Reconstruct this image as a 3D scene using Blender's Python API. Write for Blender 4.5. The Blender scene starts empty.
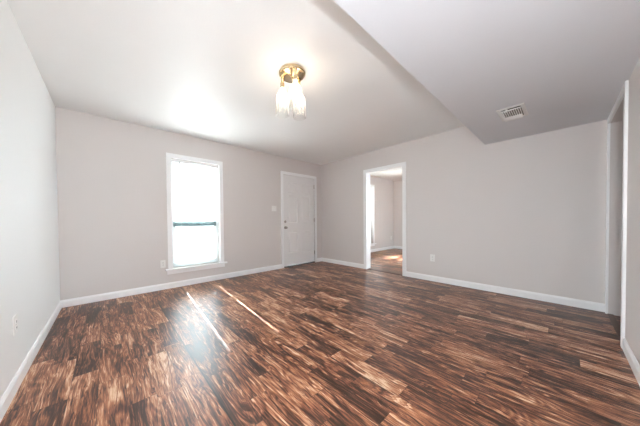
import bpy, bmesh, math, random
from mathutils import Vector, Matrix
random.seed(7)
SC = bpy.context.scene
COL = SC.collection

# ------------------------------------------------------------ room measures
W, L, H, HL = 4.601, 4.292, 2.44, 2.101        # far wall x 0..W, room y 0..-L, ceiling, dropped ceiling
SY = -3.241                                    # face of the dropped ceiling
NX = 8.364                                     # end wall of the adjoining room
T = 0.13                                       # wall thickness

# ------------------------------------------------------------ camera
cam_d = bpy.data.cameras.new('camera'); cam = bpy.data.objects.new('camera', cam_d); COL.objects.link(cam)
yaw, pitch, roll = 0.7058, -0.0162, -0.0096
cy, sy_ = math.cos(yaw), math.sin(yaw)
f0, r0, u0 = Vector((sy_, cy, 0)), Vector((cy, -sy_, 0)), Vector((0, 0, 1))
c, s = math.cos(pitch), math.sin(pitch)
f1, u1 = f0*c + u0*s, u0*c - f0*s
c, s = math.cos(roll), math.sin(roll)
r1, u2 = r0*c + u1*s, u1*c - r0*s
m = Matrix((r1, u2, -f1)).transposed().to_4x4()
m.translation = Vector((0.4566, -3.9629, 1.0375))
cam.matrix_world = m
cam_d.sensor_width = 36; cam_d.lens = 224.2145/640*36
cam_d.shift_x = (320-298.7355)/640; cam_d.shift_y = (224.2713-213)/640
cam_d.clip_start = 0.02
SC.camera = cam

# ------------------------------------------------------------ world, sun, lights, exposure
SC.view_settings.view_transform = 'Standard'
SC.view_settings.look = 'None'
SC.view_settings.exposure = 0.88
SC.view_settings.gamma = 1
SC.view_settings.use_curve_mapping = False
SC.cycles.use_denoising = True
SC.cycles.max_bounces = 16
SC.cycles.diffuse_bounces = 10
SC.cycles.transparent_max_bounces = 16
SC.cycles.sample_clamp_indirect = 8
wd = bpy.data.worlds.new('sky'); SC.world = wd; wd.use_nodes = True
bg = wd.node_tree.nodes['Background']
bg.inputs['Color'].default_value = (0.80, 0.92, 1.0, 1)
bg.inputs['Strength'].default_value = 14.0
def light(name, kind, loc, energy, color=(1, 1, 1), **kw):
    d = bpy.data.lights.new(name, kind); d.energy = energy; d.color = color
    for k, v in kw.items(): setattr(d, k, v)
    o = bpy.data.objects.new(name, d); COL.objects.link(o); o.location = loc
    return o
sun = light('sun', 'SUN', (1.6, 6, 6), 34, (1, 0.985, 0.96), angle=math.radians(0.53))
sun.rotation_euler = Vector((-0.08, -1.0, -0.822)).to_track_quat('-Z', 'Y').to_euler()
# the photographer's flash, just above the camera
flash = light('camera_flash', 'POINT', (0.50, -4.10, 1.20), 53, (0.90, 0.955, 1.0), shadow_soft_size=0.05)

# ------------------------------------------------------------ materials
def mat(name, color, rough=0.6, metal=0.0, spec=0.5, bump=0, bscale=200, var=0.0, vscale=3, coat=0):
    M = bpy.data.materials.new(name); M.use_nodes = True
    n = M.node_tree; p = n.nodes['Principled BSDF']
    p.inputs['Base Color'].default_value = (*color, 1)
    p.inputs['Roughness'].default_value = rough; p.inputs['Metallic'].default_value = metal
    p.inputs['Specular IOR Level'].default_value = spec
    p.inputs['Coat Weight'].default_value = coat
    g = n.nodes.new('ShaderNodeNewGeometry')
    nz = n.nodes.new('ShaderNodeTexNoise'); nz.inputs['Scale'].default_value = vscale; nz.inputs['Detail'].default_value = 4
    n.links.new(g.outputs['Position'], nz.inputs['Vector'])
    mx = n.nodes.new('ShaderNodeMix'); mx.data_type = 'RGBA'
    mx.inputs['A'].default_value = (*[x*(1-var) for x in color], 1)
    mx.inputs['B'].default_value = (*[min(1, x*(1+var)) for x in color], 1)
    n.links.new(nz.outputs['Fac'], mx.inputs['Factor'])
    n.links.new(mx.outputs['Result'], p.inputs['Base Color'])
    if bump:
        b = n.nodes.new('ShaderNodeTexNoise'); b.inputs['Scale'].default_value = bscale; b.inputs['Detail'].default_value = 3
        n.links.new(g.outputs['Position'], b.inputs['Vector'])
        bp = n.nodes.new('ShaderNodeBump'); bp.inputs['Strength'].default_value = bump; bp.inputs['Distance'].default_value = 0.003
        n.links.new(b.outputs['Fac'], bp.inputs['Height']); n.links.new(bp.outputs['Normal'], p.inputs['Normal'])
    return M
M_wall = mat('greige_wall_paint', (0.705, 0.668, 0.650), 0.55, spec=0.3, bump=0.08, bscale=120, var=0.012)
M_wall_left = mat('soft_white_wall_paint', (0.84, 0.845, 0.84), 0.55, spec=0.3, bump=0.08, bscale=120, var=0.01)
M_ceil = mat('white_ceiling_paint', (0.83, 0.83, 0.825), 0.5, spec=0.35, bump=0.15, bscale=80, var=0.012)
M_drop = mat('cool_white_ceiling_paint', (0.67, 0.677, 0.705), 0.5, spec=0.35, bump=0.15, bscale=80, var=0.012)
M_trim = mat('white_gloss_trim', (0.92, 0.925, 0.93), 0.35, var=0.01)
M_door = mat('white_door_paint', (0.83, 0.825, 0.82), 0.4, var=0.01)
M_plastic = mat('white_plastic', (0.86, 0.85, 0.83), 0.35, var=0.01)
M_slot = mat('dark_slot', (0.03, 0.03, 0.03), 0.6)
M_nickel = mat('satin_nickel', (0.42, 0.39, 0.35), 0.3, metal=1)
M_brass = mat('antique_brass', (0.70, 0.56, 0.36), 0.22, metal=1)
M_threshold = mat('dark_threshold', (0.035, 0.022, 0.016), 0.5, var=0.1)
M_wood_thr = mat('brown_transition_strip', (0.09, 0.045, 0.028), 0.4, var=0.2, vscale=40)
M_vinyl = mat('white_vinyl_sash', (0.74, 0.79, 0.80), 0.35)
M_sash = mat('teal_grey_sash', (0.17, 0.24, 0.25), 0.4)
M_ground = mat('pale_concrete', (0.42, 0.41, 0.38), 0.9, var=0.15, vscale=2)
M_lawn = mat('dry_far_lawn', (0.045, 0.05, 0.048), 0.95, var=0.2, vscale=1)
M_leaf = mat('shrub_leaves', (0.06, 0.12, 0.035), 0.6, var=0.3, vscale=30)
M_vent = mat('white_vent_enamel', (0.74, 0.73, 0.71), 0.35)
M_duct = mat('dark_duct', (0.05, 0.045, 0.04), 0.8)

def nodes_mat(name):
    M = bpy.data.materials.new(name); M.use_nodes = True
    n = M.node_tree; n.nodes.clear()
    return M, n, n.nodes.new('ShaderNodeOutputMaterial')
# thin clear glass: transparent with a faint glossy reflection
def glass(name, tint, fac, rough=0.02):
    M, n, out = nodes_mat(name)
    t = n.nodes.new('ShaderNodeBsdfTransparent'); t.inputs['Color'].default_value = (*tint, 1)
    g = n.nodes.new('ShaderNodeBsdfGlossy'); g.inputs['Roughness'].default_value = rough
    fr = n.nodes.new('ShaderNodeLayerWeight'); fr.inputs['Blend'].default_value = fac
    mx = n.nodes.new('ShaderNodeMixShader')
    n.links.new(fr.outputs['Fresnel'], mx.inputs[0]); n.links.new(t.outputs[0], mx.inputs[1]); n.links.new(g.outputs[0], mx.inputs[2])
    n.links.new(mx.outputs[0], out.inputs['Surface'])
    return M
M_glass = glass('window_glass', (0.96, 0.98, 0.98), 0.15)
M_shade, n, out = nodes_mat('seeded_clear_glass')
t = n.nodes.new('ShaderNodeBsdfTransparent'); t.inputs['Color'].default_value = (0.97, 0.97, 0.96, 1)
d = n.nodes.new('ShaderNodeBsdfTranslucent'); d.inputs['Color'].default_value = (0.95, 0.95, 0.94, 1)
g = n.nodes.new('ShaderNodeBsdfGlossy'); g.inputs['Roughness'].default_value = 0.1
lw = n.nodes.new('ShaderNodeLayerWeight'); lw.inputs['Blend'].default_value = 0.3
mr = n.nodes.new('ShaderNodeMapRange'); mr.inputs['To Min'].default_value = 0.10; mr.inputs['To Max'].default_value = 0.5
m1 = n.nodes.new('ShaderNodeMixShader'); m2 = n.nodes.new('ShaderNodeMixShader'); m2.inputs[0].default_value = 0.06
n.links.new(lw.outputs['Facing'], mr.inputs['Value']); n.links.new(mr.outputs[0], m1.inputs[0])
n.links.new(t.outputs[0], m1.inputs[1]); n.links.new(d.outputs[0], m1.inputs[2])
n.links.new(m1.outputs[0], m2.inputs[1]); n.links.new(g.outputs[0], m2.inputs[2]); n.links.new(m2.outputs[0], out.inputs['Surface'])
# insect screen: half see-through mesh
M_screen, n, out = nodes_mat('insect_screen')
t = n.nodes.new('ShaderNodeBsdfTransparent'); d = n.nodes.new('ShaderNodeBsdfDiffuse'); d.inputs['Color'].default_value = (0.15, 0.15, 0.15, 1)
mx = n.nodes.new('ShaderNodeMixShader'); mx.inputs[0].default_value = 0.42
n.links.new(t.outputs[0], mx.inputs[1]); n.links.new(d.outputs[0], mx.inputs[2]); n.links.new(mx.outputs[0], out.inputs['Surface'])
# translucent blind slats
M_slat, n, out = nodes_mat('white_translucent_slat')
t = n.nodes.new('ShaderNodeBsdfTranslucent'); t.inputs['Color'].default_value = (0.75, 0.78, 0.79, 1)
d = n.nodes.new('ShaderNodeBsdfDiffuse'); d.inputs['Color'].default_value = (0.85, 0.86, 0.86, 1)
mx = n.nodes.new('ShaderNodeMixShader'); mx.inputs[0].default_value = 0.7
n.links.new(t.outputs[0], mx.inputs[1]); n.links.new(d.outputs[0], mx.inputs[2]); n.links.new(mx.outputs[0], out.inputs['Surface'])
M_bulb, n, out = nodes_mat('glowing_bulb')
e = n.nodes.new('ShaderNodeEmission'); e.inputs['Color'].default_value = (1, 0.83, 0.64, 1); e.inputs['Strength'].default_value = 12
n.links.new(e.outputs[0], out.inputs['Surface'])

# laminate floor: boards along y, printed acacia grain
def floor_mat():
    M = bpy.data.materials.new('acacia_laminate'); M.use_nodes = True
    n = M.node_tree; p = n.nodes['Principled BSDF']; N = n.nodes.new; K = n.links.new
    def math_(op, a, b=None, c=None):
        q = N('ShaderNodeMath'); q.operation = op
        for i, v in enumerate((a, b, c)):
            if v is None: continue
            if isinstance(v, (int, float)): q.inputs[i].default_value = v
            else: K(v, q.inputs[i])
        return q.outputs[0]
    g = N('ShaderNodeNewGeometry'); sp = N('ShaderNodeSeparateXYZ'); K(g.outputs['Position'], sp.inputs[0])
    PW, PL = 0.134, 0.52
    u = math_('DIVIDE', math_('ADD', sp.outputs['X'], 10*PW - 0.93 + 0*PW), PW)
    row = math_('FLOOR', u); fu = math_('FRACT', u)
    wr = N('ShaderNodeTexWhiteNoise'); wr.noise_dimensions = '1D'; K(row, wr.inputs['W'])
    v = math_('ADD', math_('DIVIDE', sp.outputs['Y'], PL), math_('ADD', wr.outputs['Value'], 20.0))
    colm = math_('FLOOR', v); fv = math_('FRACT', v)
    cb = N('ShaderNodeCombineXYZ'); K(row, cb.inputs[0]); K(colm, cb.inputs[1])
    wn = N('ShaderNodeTexWhiteNoise'); wn.noise_dimensions = '2D'; K(cb.outputs[0], wn.inputs['Vector'])
    # shifted, stretched coordinates inside every board
    sh = N('ShaderNodeVectorMath'); sh.operation = 'SCALE'; K(wn.outputs['Color'], sh.inputs[0]); sh.inputs['Scale'].default_value = 37
    st = N('ShaderNodeVectorMath'); st.operation = 'MULTIPLY'; K(g.outputs['Position'], st.inputs[0]); st.inputs[1].default_value = (1.0, 0.165, 1)
    ad = N('ShaderNodeVectorMath'); ad.operation = 'ADD'; K(st.outputs[0], ad.inputs[0]); K(sh.outputs[0], ad.inputs[1])
    def noise(vec, scale, detail, dist, rough=0.5):
        q = N('ShaderNodeTexNoise'); q.inputs['Scale'].default_value = scale; q.inputs['Detail'].default_value = detail
        q.inputs['Distortion'].default_value = dist; q.inputs['Roughness'].default_value = rough; K(vec, q.inputs['Vector'])
        return q.outputs['Fac']
    big = noise(ad.outputs[0], 8, 3, 1.2, 0.55)              # heartwood and sapwood fields
    warp = noise(ad.outputs[0], 4.5, 2, 0.9)
    ring = math_('POWER', math_('MULTIPLY_ADD', math_('SINE', math_('MULTIPLY', warp, 130)), 0.5, 0.5), 1.6)   # growth rings
    # fibre streaks that bend around the figure of the wood
    sa = N('ShaderNodeSeparateXYZ'); K(ad.outputs[0], sa.inputs[0])
    wx = math_('ADD', sa.outputs['X'], math_('MULTIPLY', warp, 0.16))
    cs = N('ShaderNodeCombineXYZ'); K(wx, cs.inputs[0]); K(math_('MULTIPLY', sa.outputs['Y'], 0.36), cs.inputs[1])
    fine = noise(cs.outputs[0], 130, 6, 0.2, 0.72)
    lite = noise(cs.outputs[0], 42, 4, 0.6, 0.6)
    mixv = math_('ADD', math_('MULTIPLY', big, 0.95), math_('MULTIPLY', ring, 0.13))
    mixv = math_('ADD', mixv, math_('MULTIPLY', math_('SUBTRACT', fine, 0.5), 1.15))
    mixv = math_('ADD', mixv, math_('MULTIPLY', math_('SUBTRACT', lite, 0.5), 0.95))
    mixv = math_('ADD', mixv, math_('MULTIPLY', math_('SUBTRACT', wn.outputs['Value'], 0.5), 0.27))
    # thin dark veins and pale sapwood threads running with the fibre
    def vein(scale, width, off):
        o_ = N('ShaderNodeVectorMath'); o_.operation = 'ADD'; K(cs.outputs[0], o_.inputs[0]); o_.inputs[1].default_value = (off, off, off)
        q = noise(o_.outputs[0], scale, 2, 0.8)
        return math_('SUBTRACT', 1.0, math_('MINIMUM', math_('DIVIDE', math_('ABSOLUTE', math_('SUBTRACT', q, 0.5)), width), 1.0))
    mixv = math_('SUBTRACT', mixv, math_('MULTIPLY', vein(26, 0.022, 3.1), 0.26))
    mixv = math_('ADD', mixv, math_('MULTIPLY', vein(34, 0.020, 9.7), 0.24))
    mixv = math_('ADD', math_('MULTIPLY', math_('SUBTRACT', mixv, 0.55), 1.12), 0.60)
    rp = N('ShaderNodeValToRGB'); K(mixv, rp.inputs[0])
    el = rp.color_ramp.elements
    el[0].position = 0.30; el[0].color = (0.030, 0.014, 0.009, 1)
    el[1].position = 1.02; el[1].color = (0.66, 0.47, 0.32, 1)
    for pos, colr in ((0.46, (0.078, 0.031, 0.019, 1)), (0.57, (0.175, 0.064, 0.033, 1)), (0.70, (0.30, 0.115, 0.056, 1)), (0.84, (0.46, 0.23, 0.125, 1))):
        x = el.new(pos); x.color = colr
    # seams
    eu = math_('MINIMUM', fu, math_('SUBTRACT', 1.0, fu))
    ev = math_('MINIMUM', fv, math_('SUBTRACT', 1.0, fv))
    seam = math_('MAXIMUM', math_('LESS_THAN', eu, 0.010), math_('LESS_THAN', ev, 0.0028))
    # one open joint, black in the photo
    joint = math_('MULTIPLY', math_('LESS_THAN', math_('ABSOLUTE', math_('SUBTRACT', sp.outputs['X'], 0.93)), 0.0045),
                  math_('LESS_THAN', sp.outputs['Y'], -0.62))
    mx = N('ShaderNodeMix'); mx.data_type = 'RGBA'; K(math_('MULTIPLY', seam, 0.45), mx.inputs['Factor']); K(rp.outputs['Color'], mx.inputs['A']); mx.inputs['B'].default_value = (0.02, 0.01, 0.007, 1)
    mj = N('ShaderNodeMix'); mj.data_type = 'RGBA'; K(joint, mj.inputs['Factor']); K(mx.outputs['Result'], mj.inputs['A']); mj.inputs['B'].default_value = (0.006, 0.004, 0.003, 1)
    K(mj.outputs['Result'], p.inputs['Base Color'])
    K(math_('MULTIPLY_ADD', fine, 0.2, 0.26), p.inputs['Roughness'])
    p.inputs['Specular IOR Level'].default_value = 0.56
    bp = N('ShaderNodeBump'); bp.inputs['Strength'].default_value = 0.12; bp.inputs['Distance'].default_value = 0.002
    K(math_('SUBTRACT', mixv, math_('MULTIPLY', seam, 1.0)), bp.inputs['Height']); K(bp.outputs['Normal'], p.inputs['Normal'])
    return M
M_floor = floor_mat()

# ------------------------------------------------------------ mesh helpers
def box(bm, x0, x1, y0, y1, z0, z1, bev=0):
    b = bmesh.new(); bmesh.ops.create_cube(b, size=1)
    for v in b.verts:
        v.co = Vector(((x0+x1)/2 + v.co.x*(x1-x0), (y0+y1)/2 + v.co.y*(y1-y0), (z0+z1)/2 + v.co.z*(z1-z0)))
    if bev: bmesh.ops.bevel(b, geom=b.edges[:], offset=bev, segments=2, affect='EDGES', profile=0.6)
    me = bpy.data.meshes.new('tmp'); b.to_mesh(me); b.free(); bm.from_mesh(me); bpy.data.meshes.remove(me)
    return bm
def boxes(*bs, bev=0):
    bm = bmesh.new()
    for q in bs: box(bm, *q, bev=bev)
    return bm
def lathe(bm, prof, n=32, M=None):
    """revolve (radius, z) pairs about z, then place with matrix M"""
    M = M or Matrix.Identity(4); rings = []
    for r, z in prof:
        if r < 1e-6: rings.append([bm.verts.new(M @ Vector((0, 0, z)))])
        else: rings.append([bm.verts.new(M @ Vector((r*math.cos(2*math.pi*k/n), r*math.sin(2*math.pi*k/n), z))) for k in range(n)])
    for a, b in zip(rings, rings[1:]):
        for k in range(n):
            k2 = (k+1) % n
            vs = [a[k] if len(a) > 1 else a[0], a[k2] if len(a) > 1 else None, b[k2] if len(b) > 1 else b[0], b[k] if len(b) > 1 else None]
            vs = [v for v in vs if v]
            if len(vs) > 2: bm.faces.new(vs)
    return bm
def obj(name, bm, material, parent=None, smooth=False):
    bmesh.ops.recalc_face_normals(bm, faces=bm.faces[:])
    if smooth:
        for f in bm.faces: f.smooth = True
        for e in bm.edges:
            if len(e.link_faces) == 2 and e.calc_face_angle() > 0.7: e.smooth = False
    me = bpy.data.meshes.new(name); bm.to_mesh(me); bm.free(); me.materials.append(material)
    o = bpy.data.objects.new(name, me); COL.objects.link(o)
    if parent: o.parent = parent
    return o
def struct(name, bm, material, parent=None):
    o = obj(name, bm, material, parent)
    if not parent: o['kind'] = 'structure'
    return o
def thing(name, label, cat, loc=(0, 0, 0), rotz=0, group=None):
    o = bpy.data.objects.new(name, None); COL.objects.link(o); o.empty_display_size = 0.1
    o.location = loc; o.rotation_euler = (0, 0, rotz); o['label'] = label; o['category'] = cat
    if group: o['group'] = group
    return o
def wall_cells(axis, a_cuts, z_cuts, holes, t0, t1):
    """solid wall along axis with rectangular holes"""
    bm = bmesh.new()
    for a0, a1 in zip(a_cuts, a_cuts[1:]):
        for z0, z1 in zip(z_cuts, z_cuts[1:]):
            ca, cz = (a0+a1)/2, (z0+z1)/2
            if any(h[0] < ca < h[1] and h[2] < cz < h[3] for h in holes): continue
            if axis == 'x': box(bm, a0, a1, t0, t1, z0, z1)
            else: box(bm, t0, t1, a0, a1, z0, z1)
    return bm

# ------------------------------------------------------------ shell
struct('floor', boxes((-0.2, NX+0.2, -6.2, T, -0.12, 0)), M_floor)
struct('ground', boxes((-60, 70, 9.0, 120, -0.35, -0.2)), M_lawn)
struct('ground_paving', boxes((-60, 70, T+0.001, 9.0, -0.35, -0.2)), M_ground)
WIN = (1.228, 1.977, 0.305, 2.035)       # main window opening
DOOR = (3.39, 4.35, 0.0, 2.06)           # entry door opening
WN2 = (6.10, 7.00, 0.28, 2.10)           # window of the adjoining room
struct('wall_far', wall_cells('x', [-T, WIN[0], WIN[1], DOOR[0], DOOR[1], WN2[0], WN2[1], NX+T], [0, WN2[2], WIN[2], WIN[3], DOOR[3], WN2[3], 2.60],
       [WIN, DOOR, WN2], 0, T), M_wall)
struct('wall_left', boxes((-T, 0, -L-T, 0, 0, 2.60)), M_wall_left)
OP = (-2.058, -1.302, 0.0, 2.022)         # opening in the right wall (y range)
struct('wall_right', wall_cells('y', [-L-T, OP[0]-0.015, OP[1]+0.015, 0], [0, OP[3]+0.015, 2.60], [(OP[0]-0.015, OP[1]+0.015, 0, OP[3]+0.015)], W, W+T), M_wall)
HO = (3.60, 4.54, 0.0, 2.04)              # cased opening in the near wall (x range)
struct('wall_near', wall_cells('x', [0, HO[0]-0.015, HO[1]+0.015, W], [0, HO[3]+0.015, 2.60], [(HO[0]-0.015, HO[1]+0.015, 0, HO[3]+0.015)], -L-T, -L), M_wall)
struct('ceiling', boxes((-T, NX+T, -L-T, T, H, H+0.16)), M_ceil)
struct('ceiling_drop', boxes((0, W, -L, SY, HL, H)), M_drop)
# adjoining room and hall
struct('wall_adjoining_end', wall_cells('y', [-L-T, -3.7, -2.1, 0], [0, 0.3, 2.1, 2.60], [(-3.7, -2.1, 0.3, 2.1)], NX, NX+T), M_wall)  # hole for the unseen window added for light
struct('wall_adjoining_near', boxes((W+T, NX, -L-T, -L, 0, 2.60)), M_wall)
struct('wall_hall_left', boxes((3.1-T, 3.1, -6.0, -L-T, 0, 2.60)), M_wall)
struct('wall_hall_right', boxes((W+0.6, W+0.6+T, -6.0, -L-T, 0, 2.60)), M_wall)
struct('wall_hall_end', boxes((3.1-T, W+0.6+T, -6.0-T, -6.0, 0, 2.60)), M_wall)
struct('ceiling_hall', boxes((3.1, W+0.6, -6.0, -L-T, HL+0.05, HL+0.2)), M_ceil)

# ------------------------------------------------------------ baseboards
def base_bm(p0, p1, nrm, h=0.092, t=0.013):
    """profiled baseboard from p0 to p1, standing out along nrm"""
    prof = [(0, 0), (t, 0), (t, h-0.022), (t*0.75, h-0.014), (t*0.45, h-0.003), (t*0.3, h), (0, h)]
    bm = bmesh.new(); ends = []
    for p in (p0, p1):
        ends.append([bm.verts.new((p[0]+nrm[0]*a, p[1]+nrm[1]*a, z)) for a, z in prof])
    for k in range(len(prof)):
        k2 = (k+1) % len(prof)
        bm.faces.new((ends[0][k], ends[0][k2], ends[1][k2], ends[1][k]))
    bm.faces.new(ends[0]); bm.faces.new(ends[1][::-1])
    return bm
b = base_bm((0, 0), (3.33, 0), (0, -1)); b2 = base_bm((4.41, 0), (W, 0), (0, -1))
def merge(a, *bs):
    for q in bs:
        me = bpy.data.meshes.new('t'); q.to_mesh(me); q.free(); a.from_mesh(me); bpy.data.meshes.remove(me)
    return a
struct('baseboard_far', merge(b, b2), M_trim)
struct('baseboard_left', base_bm((0, 0), (0, -L), (1, 0)), M_trim)
struct('baseboard_right', merge(base_bm((W, 0), (W, -1.236), (-1, 0)), base_bm((W, -2.125), (W, -L), (-1, 0))), M_trim)
struct('baseboard_near', base_bm((0, -L), (3.54, -L), (0, 1)), M_trim)
struct('baseboard_adjoining_far', base_bm((W+T, 0), (NX, 0), (0, -1)), M_trim)
struct('baseboard_adjoining_end', base_bm((NX, 0), (NX, -L), (-1, 0)), M_trim)

# ------------------------------------------------------------ casings
def casing(bm, axis, wallpos, sgn, a0, a1, z0, z1, w=0.062, plain=False, w_head=None):
    """picture casing around opening a0..a1, z0..z1; sgn = direction it stands out"""
    wh = w_head or w
    def put(p0, p1, q0, q1, t):
        d0, d1 = sorted((wallpos, wallpos + sgn*t))
        if axis == 'x': box(bm, p0, p1, d0, d1, q0, q1, bev=0)
        else: box(bm, d0, d1, p0, p1, q0, q1, bev=0)
    # flat, then a thicker back band outside and a bead inside
    for (lo, hi, t) in (((0, 1, 0.016),) if plain else ((0.16, 0.62, 0.011), (0.62, 1, 0.017), (0.0, 0.16, 0.014))):
        put(a0-w*hi, a0-w*lo, z0, z1+wh*lo, t); put(a1+w*lo, a1+w*hi, z0, z1+wh*lo, t)
        put(a0-w*hi, a1+w*hi, z1+wh*lo, z1+wh*hi, t)
def jamb(bm, axis, a0, a1, z0, z1, d0, d1, t=0.015, grow=0.0):
    def put(p0, p1, q0, q1):
        if axis == 'x': box(bm, p0, p1, d0, d1, q0, q1)
        else: box(bm, d0, d1, p0, p1, q0, q1)
    put(a0-t, a0, z0, z1+t); put(a1, a1+t, z0, z1+t); put(a0, a1, z1, z1+t)

# opening to the adjoining room
bm = bmesh.new(); casing(bm, 'y', W, -1, OP[0], OP[1], 0, OP[3], 0.066)
casing(bm, 'y', W+T, 1, OP[0], OP[1], 0, OP[3], 0.066)
jamb(bm, 'y', OP[0], OP[1], 0, OP[3], W, W+T)
struct('trim_1', bm, M_trim)
struct('trim_2', boxes((W+0.01, W+T-0.01, OP[0], OP[1], 0, 0.007), bev=0.002), M_wood_thr)
# opening to the hall
bm = bmesh.new(); casing(bm, 'x', -L, 1, HO[0], HO[1], 0, HO[3], 0.06, plain=True)
struct('trim_3', bm, M_trim)
bm = bmesh.new(); jamb(bm, 'x', HO[0], HO[1], 0, HO[3], -L-T, -L-0.001)
struct('trim_6', bm, M_wall)
struct('trim_4', boxes((HO[0], HO[1], -L-0.035, -L+0.005, 0, 0.006), bev=0.002), M_wood_thr)

# ------------------------------------------------------------ windows
def window(name, w, blind_gap=False, deep=0.0):
    x0, x1, z0, z1 = w
    root = bpy.data.objects.new(name, None); COL.objects.link(root); root['kind'] = 'structure'
    root.location = ((x0+x1)/2, 0, z0)
    def loc(o): o.matrix_parent_inverse = Matrix.Translation(-root.location); return o
    bm = bmesh.new(); casing(bm, 'x', 0, -1, x0, x1, z0, z1, 0.069)
    loc(struct('casing', bm, M_trim, root))
    loc(struct('sill', boxes((x0-0.105, x1+0.12, -0.045, 0.06, z0-0.024, z0), bev=0.004), M_trim, root))
    loc(struct('apron', boxes((x0-0.085, x1+0.08, -0.013, 0, z0-0.085, z0-0.024), bev=0.003), M_trim, root))
    # vinyl frame and two sashes
    fy0, fy1 = 0.085, T+0.01
    f = 0.03
    bm = boxes((x0, x0+f, fy0, fy1, z0, z1), (x1-f, x1, fy0, fy1, z0, z1), (x0+f, x1-f, fy0, fy1, z1-f, z1), (x0+f, x1-f, fy0, fy1, z0, z0+f))
    loc(struct('window_frame', bm, M_vinyl, root))
    zm = z0 + (z1-z0)*0.405
    for zz0, zz1, yy in ((z0+f, zm+0.036, 0.09), (zm-0.044, z1-f, 0.115)):
        s_ = 0.032
        a0, a1 = x0+f, x1-f
        low = yy < 0.1
        hb = 0.042 if low else 0.08; ht = 0.08 if low else 0.042
        cl = (a0+s_, a1-s_, yy, yy+0.022, zz0, zz0+hb); ch = (a0+s_, a1-s_, yy, yy+0.022, zz1-ht, zz1)
        bm = boxes((a0, a0+s_, yy, yy+0.022, zz0, zz1), (a1-s_, a1, yy, yy+0.022, zz0, zz1), cl if low else ch)
        sash = loc(struct('sash', bm, M_vinyl, root))
        loc(struct('meeting_rail', boxes(tuple((a0+0.001, a1-0.001, yy-0.004, yy+0.026) + (ch if low else cl)[4:])), M_sash, root))
        g = loc(struct('pane', boxes((a0+s_, a1-s_, yy+0.010, yy+0.012, zz0+hb, zz1-ht)), M_glass, root))
    bm = bmesh.new(); vs = [bm.verts.new(q) for q in ((x0+f, fy1+0.004, z0+f), (x1-f, fy1+0.004, z0+f), (x1-f, fy1+0.004, zm), (x0+f, fy1+0.004, zm))]; bm.faces.new(vs)
    if not blind_gap: loc(struct('insect_screen', bm, M_screen, root))
    else: bm.free()
    return root
w3 = bpy.data.objects.new('added_fill_window', None); COL.objects.link(w3); w3['kind'] = 'structure'  # unseen end-wall window, added to brighten the adjoining room
bm = bmesh.new(); jamb(bm, 'y', -3.665, -2.135, 0.335, 2.065, NX+0.04, NX+0.11, t=0.035); box(bm, NX+0.04, NX+0.11, -3.7, -2.1, 0.3, 0.335); box(bm, NX+0.05, NX+0.10, -2.92, -2.88, 0.335, 2.065)
struct('window_frame', bm, M_vinyl, w3)
struct('pane', boxes((NX+0.07, NX+0.073, -3.665, -2.135, 0.335, 2.065)), M_glass, w3)
bm = bmesh.new(); casing(bm, 'y', NX, -1, -3.7, -2.1, 0.3, 2.1, 0.06); struct('casing', bm, M_trim, w3)
window('window_1', WIN)
window('window_2', WN2, blind_gap=True)

# ------------------------------------------------------------ entry door
dx0, dx1, dz1 = DOOR[0]+0.004, DOOR[1]-0.004, DOOR[3]-0.004
door = bpy.data.objects.new('door_1', None); COL.objects.link(door); door['kind'] = 'structure'; door.location = (dx0, 0.02, 0)
def dloc(o): o.matrix_parent_inverse = Matrix.Translation(-Vector(door.location)); return o
bm = bmesh.new(); casing(bm, 'x', 0, -1, DOOR[0], DOOR[1], 0, DOOR[3], 0.06)
jamb(bm, 'x', DOOR[0]-0.0, DOOR[1]+0.0, 0, DOOR[3], 0.0, T, t=0.0005)
struct('trim_5', bm, M_trim)
pan_x = ((dx0+0.135, dx0+0.425), (dx1-0.425, dx1-0.135))
pan_z = ((0.30, 0.80), (0.985, 1.61), (1.66, 1.90))
xs = sorted([dx0, dx1] + [q for p in pan_x for q in p]); zs = sorted([0.03, dz1] + [q for p in pan_z for q in p])
bm = bmesh.new(); yf = 0.012
def ring(bm, a, b):
    for k in range(4):
        k2 = (k+1) % 4; bm.faces.new((a[k], a[k2], b[k2], b[k]))
def rect(bm, x0, x1, z0, z1, y): return [bm.verts.new(q) for q in ((x0, y, z0), (x1, y, z0), (x1, y, z1), (x0, y, z1))]
for a0, a1 in zip(xs, xs[1:]):
    for b0, b1 in zip(zs, zs[1:]):
        if (a0, a1) in pan_x and (b0, b1) in pan_z:
            prev = rect(bm, a0, a1, b0, b1, yf)
            for ins, dy in ((0.012, 0.013), (0.022, 0.013), (0.048, 0.004)):
                cur = rect(bm, a0+ins, a1-ins, b0+ins, b1-ins, yf+dy); ring(bm, prev, cur); prev = cur
            bm.faces.new(prev)
        else: bm.faces.new(rect(bm, a0, a1, b0, b1, yf))
bmesh.ops.remove_doubles(bm, verts=bm.verts[:], dist=1e-5)
bm.normal_update()
box(bm, dx0, dx1, yf+0.0145, yf+0.045, 0.03, dz1)
for x in (dx0, dx1):
    vs = [bm.verts.new(q) for q in ((x, yf, 0.03), (x, yf+0.02, 0.03), (x, yf+0.02, dz1), (x, yf, dz1))]; bm.faces.new(vs)
o = dloc(obj('door_slab', bm, M_door, door))
ROTY = Matrix.Rotation(math.pi/2, 4, 'X')     # lathe axis z -> -y
def knob_bm(x, z, prof): return lathe(bmesh.new(), prof, 24, Matrix.Translation((x, yf, z)) @ ROTY)
dloc(obj('handle', knob_bm(3.452, 0.886, [(0, 0), (0.033, 0), (0.033, 0.006), (0.012, 0.010), (0.011, 0.03), (0.022, 0.036), (0.027, 0.046), (0.027, 0.054), (0.02, 0.062), (0, 0.065)]), M_nickel, door, True))
dloc(obj('deadbolt', knob_bm(3.452, 1.018, [(0, 0), (0.028, 0), (0.028, 0.009), (0.024, 0.013), (0, 0.013)]), M_nickel, door, True))
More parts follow.
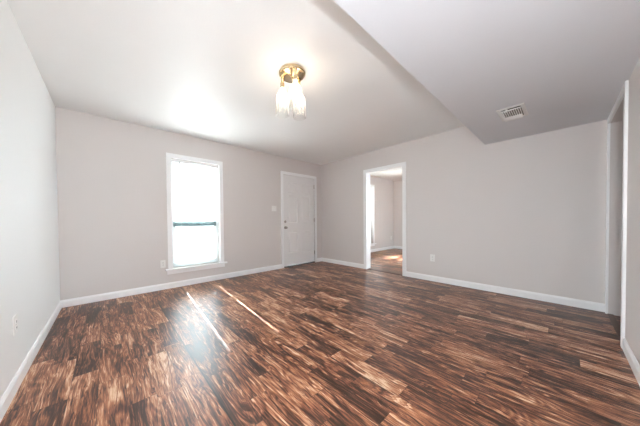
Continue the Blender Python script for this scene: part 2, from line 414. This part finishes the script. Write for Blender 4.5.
for z in (1.863, 1.05, 0.25):
    bm = boxes((4.338, 4.350, 0.003, yf+0.002, z-0.045, z+0.045))
    lathe(bm, [(0, -0.05), (0.006, -0.048), (0.006, 0.048), (0, 0.05)], 12, Matrix.Translation((4.346, 0.004, z)))
    dloc(obj('hinge', bm, M_nickel, door))
dloc(obj('threshold', boxes((DOOR[0], DOOR[1], -0.008, T, 0, 0.022), bev=0.002), M_threshold, door))

# ------------------------------------------------------------ window blind
x0, x1 = WIN[0]+0.006, WIN[1]-0.006
blind = thing('window_blind', 'white closed mini blind with a hanging wand, filling the bright window', 'window blind', ((x0+x1)/2, 0.045, WIN[3]))
def bl(o): o.matrix_parent_inverse = Matrix.Translation(-Vector(blind.location)); return o
YB = 0.062
bl(obj('headrail', boxes((x0, x1, YB-0.02, YB+0.02, WIN[3]-0.038, WIN[3]-0.002), bev=0.002), M_trim, blind))
cords = (1.362, 1.838); hw = 0.007
bm = bmesh.new(); z = WIN[3]-0.05; pitch_ = 0.0205; wS = 0.027; tilt = math.radians(-0.3)
while z > 0.375:
    # curved slat cross-section, routed at the two cord lines
    pr = []
    for k in range(4):
        q = k/3 - 0.5; a = q*wS; crown = 0.0006*(1-4*q*q)
        pr.append((YB + a*math.cos(tilt) - crown*math.sin(tilt), z - a*math.sin(tilt) - crown*math.cos(tilt)))
    segs = [(x0, cords[0]-hw), (cords[0]+hw, cords[1]-hw), (cords[1]+hw, x1)]
    for a, b_ in segs:
        A = [bm.verts.new((a, *q)) for q in pr]; B = [bm.verts.new((b_, *q)) for q in pr]
        for k in range(3): bm.faces.new((A[k], A[k+1], B[k+1], B[k]))
    for cx in cords:        # thin bridge left at the slat's lower edge
        q0 = pr[-1]; q1 = (pr[-1][0]-0.0004, pr[-1][1]+0.0012)
        vs = [bm.verts.new((cx-hw, *q0)), bm.verts.new((cx+hw, *q0)), bm.verts.new((cx+hw, *q1)), bm.verts.new((cx-hw, *q1))]; bm.faces.new(vs)
    z -= pitch_
bl(obj('slats', bm, M_slat, blind))
bl(obj('bottom_rail', boxes((x0+0.003, x1-0.003, YB-0.011, YB+0.011, z-0.002, z+0.012), bev=0.002), M_vinyl, blind))
def tube(bm, p, q, r, n=8):
    p, q = Vector(p), Vector(q); d = q-p
    Mx = Matrix.Translation(p) @ d.to_track_quat('Z', 'Y').to_matrix().to_4x4()
    return lathe(bm, [(0, 0), (r, 0), (r, d.length), (0, d.length)], n, Mx)
for cx in cords:
    bl(obj('ladder_cord', tube(bmesh.new(), (cx+hw*0.7, YB-0.016, WIN[3]-0.038), (cx+hw*0.7, YB-0.014, z), 0.0008, 6), M_plastic, blind))
M_wand = mat('smoky_wand', (0.07, 0.07, 0.08), 0.3)
bl(obj('wand', lathe(bmesh.new(), [(0, 0), (0.0085, 0.002), (0.0085, 0.05), (0.0072, 0.06), (0.0072, 0.65), (0, 0.655)], 8, Matrix.Translation((1.352, 0.012, 1.345))), M_wand, blind, True))

# ------------------------------------------------------------ wall plates
def outlet(label, loc, rotz, group):
    t = thing('wall_outlet', label, 'outlet', loc, rotz, group)      # plate faces local -y
    obj('cover_plate', boxes((-0.035, 0.035, -0.006, 0, -0.058, 0.058), bev=0.002), M_plastic, t)
    for s_ in (1, -1):
        bm = lathe(bmesh.new(), [(0, 0), (0.0165, 0), (0.0165, 0.0022), (0, 0.0026)], 24, Matrix.Translation((0, -0.006, s_*0.0195)) @ ROTY)
        r = obj('receptacle', bm, M_plastic, t)
        obj('slot', boxes((-0.0065, -0.0045, -0.0093, -0.008, s_*0.0195-0.003, s_*0.0195+0.006), (0.0045, 0.0065, -0.0093, -0.008, s_*0.0195-0.003, s_*0.0195+0.006), (-0.002, 0.002, -0.0093, -0.008, s_*0.0195-0.010, s_*0.0195-0.006)), M_slot, r)
    obj('screw', lathe(bmesh.new(), [(0, 0), (0.003, 0), (0.002, 0.001), (0, 0.0012)], 12, Matrix.Translation((0, -0.006, 0)) @ ROTY), M_nickel, t)
    return t
G = 'wall outlets above the baseboards'
outlet('white wall outlet just left of the bright window', (1.091, 0, 0.392), 0, G)
outlet('white outlet on the wall right of the open doorway', (W, -2.558, 0.389), -math.pi/2, G)
outlet('white outlet on the left wall above its baseboard', (0, -1.735, 0.40), math.pi/2, G)
outlet('small white outlet in the room beyond the doorway', (8.18, 0, 0.39), 0, G)
t = thing('light_switch', 'white double switch plate between the window and the entry door', 'light switch', (3.149, 0, 1.30))
obj('cover_plate', boxes((-0.058, 0.058, -0.006, 0, -0.057, 0.057), bev=0.002), M_plastic, t)
for x in (-0.023, 0.023):
    obj('toggle', boxes((x-0.005, x+0.005, -0.017, -0.005, -0.004, 0.011), bev=0.0015), M_plastic, t)
    for z in (-0.03, 0.03):
        obj('screw', lathe(bmesh.new(), [(0, 0), (0.003, 0), (0.002, 0.001), (0, 0.0012)], 12, Matrix.Translation((x, -0.006, z)) @ ROTY), M_nickel, t)

# ------------------------------------------------------------ ceiling register
vx0, vx1, vy0, vy1 = 3.385, 3.752, -3.735, -3.535
t = thing('ceiling_vent', 'white metal air register on the lowered ceiling', 'air vent', ((vx0+vx1)/2, (vy0+vy1)/2, HL))
hx, hy = (vx1-vx0)/2, (vy1-vy0)/2
bm = bmesh.new()      # sloped flange around the core
def rz(hx, hy, z, ox=0): return [bm.verts.new(q) for q in ((-hx+ox, -hy, z), (hx+ox, -hy, z), (hx+ox, hy, z), (-hx+ox, hy, z))]
r_ = [rz(hx, hy, 0), rz(hx, hy, -0.003), rz(hx-0.006, hy-0.006, -0.007), rz(hx-0.030, hy-0.026, -0.007), rz(hx-0.034, hy-0.030, -0.0036)]
for a, b_ in zip(r_, r_[1:]): ring(bm, a, b_)
obj('flange', bm, M_vent, t)
obj('duct_opening', boxes((-hx+0.03, hx-0.03, -hy+0.026, hy-0.026, -0.0035, -0.001)), M_duct, t)
ix, iy = hx-0.034, hy-0.030
obj('blade', boxes((-ix+0.030, -ix+0.040, -iy, iy, -0.012, -0.004)), M_vent, t)
for k in range(9):
    y = -iy + (k+0.5)*2*iy/9
    obj('vane', boxes((-ix+0.042, ix-0.085, y-0.0035, y+0.0035, -0.014, -0.004)), M_vent, t)
bm = bmesh.new(); A, B = [], []
for k in range(7):
    q = k/6; x = ix-0.095+q*0.095; z = -0.006-0.030*math.sin(q*math.pi*0.62+0.35)
    A.append(bm.verts.new((x, -iy+0.002, z))); B.append(bm.verts.new((x, iy-0.002, z)))
for k in range(6): bm.faces.new((A[k], A[k+1], B[k+1], B[k]))
lip = obj('deflector', bm, M_vent, t); sm = lip.modifiers.new('thickness', 'SOLIDIFY'); sm.thickness = 0.002
obj('lever', boxes((-ix+0.008, -ix+0.014, iy-0.05, iy-0.035, -0.028, -0.004)), M_vent, t)

# ------------------------------------------------------------ ceiling light
LX, LY = 1.81, -2.30
t = thing('ceiling_light', 'brass flush mount ceiling light with three clear glass shades', 'ceiling light', (LX, LY, H))
obj('canopy', lathe(bmesh.new(), [(0, 0), (0.122, 0), (0.125, -0.006), (0.125, -0.020), (0.118, -0.028), (0.108, -0.026), (0.098, -0.030), (0.03, -0.040), (0.012, -0.048), (0, -0.050)], 48), M_brass, t, True)
obj('finial', lathe(bmesh.new(), [(0, -0.048), (0.008, -0.05), (0.012, -0.06), (0.008, -0.07), (0, -0.074)], 16), M_brass, t, True)
rr = Vector((0.761, -0.649, 0)); ff = Vector((0.649, 0.761, 0))
for a in (48, 168, 288):
    d = (rr*math.cos(math.radians(a)) + ff*math.sin(math.radians(a)))*0.098
    MT = Matrix.Translation((d.x, d.y, 0))
    obj('socket', lathe(bmesh.new(), [(0, -0.03), (0.020, -0.03), (0.020, -0.036), (0.013, -0.040), (0.013, -0.085), (0.019, -0.09), (0.021, -0.12), (0.017, -0.135), (0, -0.135)], 24, MT), M_brass, t, True)
    # bottle-shaped ribbed glass, open at the bottom
    prof = [(0.020, -0.100), (0.020, -0.140), (0.026, -0.160), (0.045, -0.186), (0.055, -0.21), (0.059, -0.25), (0.060, -0.388), (0.062, -0.395)]
    bm = lathe(bmesh.new(), prof, 48, MT)
    for v in bm.verts:
        w_ = v.co - Vector((d.x, d.y, 0)); an = math.atan2(w_.y, w_.x)
        k = 1 + 0.022*math.cos(an*12) if v.co.z < -0.17 else 1
        v.co.x = d.x + w_.x*k; v.co.y = d.y + w_.y*k
    sh = obj('glass_shade', bm, M_shade, t, True)
    bb = obj('bulb', lathe(bmesh.new(), [(0.010, -0.135), (0.013, -0.15), (0.022, -0.185), (0.030, -0.215), (0.031, -0.235), (0.024, -0.26), (0.01, -0.272), (0, -0.274)], 24, MT), M_bulb, t, True)

# ------------------------------------------------------------ shrub outside the far room's window
sb = bmesh.new()
for k in range(1500):
    x, y, z = random.uniform(5.85, 7.25), random.uniform(0.28, 0.58), random.uniform(-0.15, 0.90)
    side = random.choice('tfbb')
    if side == 't': z = 0.90
    elif side == 'f': y = 0.58
    else: y = 0.28
    Mx = Matrix.Translation((x, y, z)) @ Matrix.Rotation(random.uniform(0, 6), 4, 'Z') @ Matrix.Rotation(random.uniform(-0.5, 0.5) + (0 if side == 't' else 1.4), 4, 'X')
    vs = [sb.verts.new(Mx @ Vector(q)) for q in ((-0.03, 0, 0), (0, -0.018, 0.004), (0.035, 0, 0), (0, 0.018, 0.004))]; sb.faces.new(vs)
box(sb, 5.83, 7.27, 0.29, 0.57, -0.2, 0.895, bev=0.03)
shrub = obj('hedge', sb, M_leaf); shrub['label'] = 'low clipped green hedge outside, under the window of the room beyond'; shrub['category'] = 'hedge'
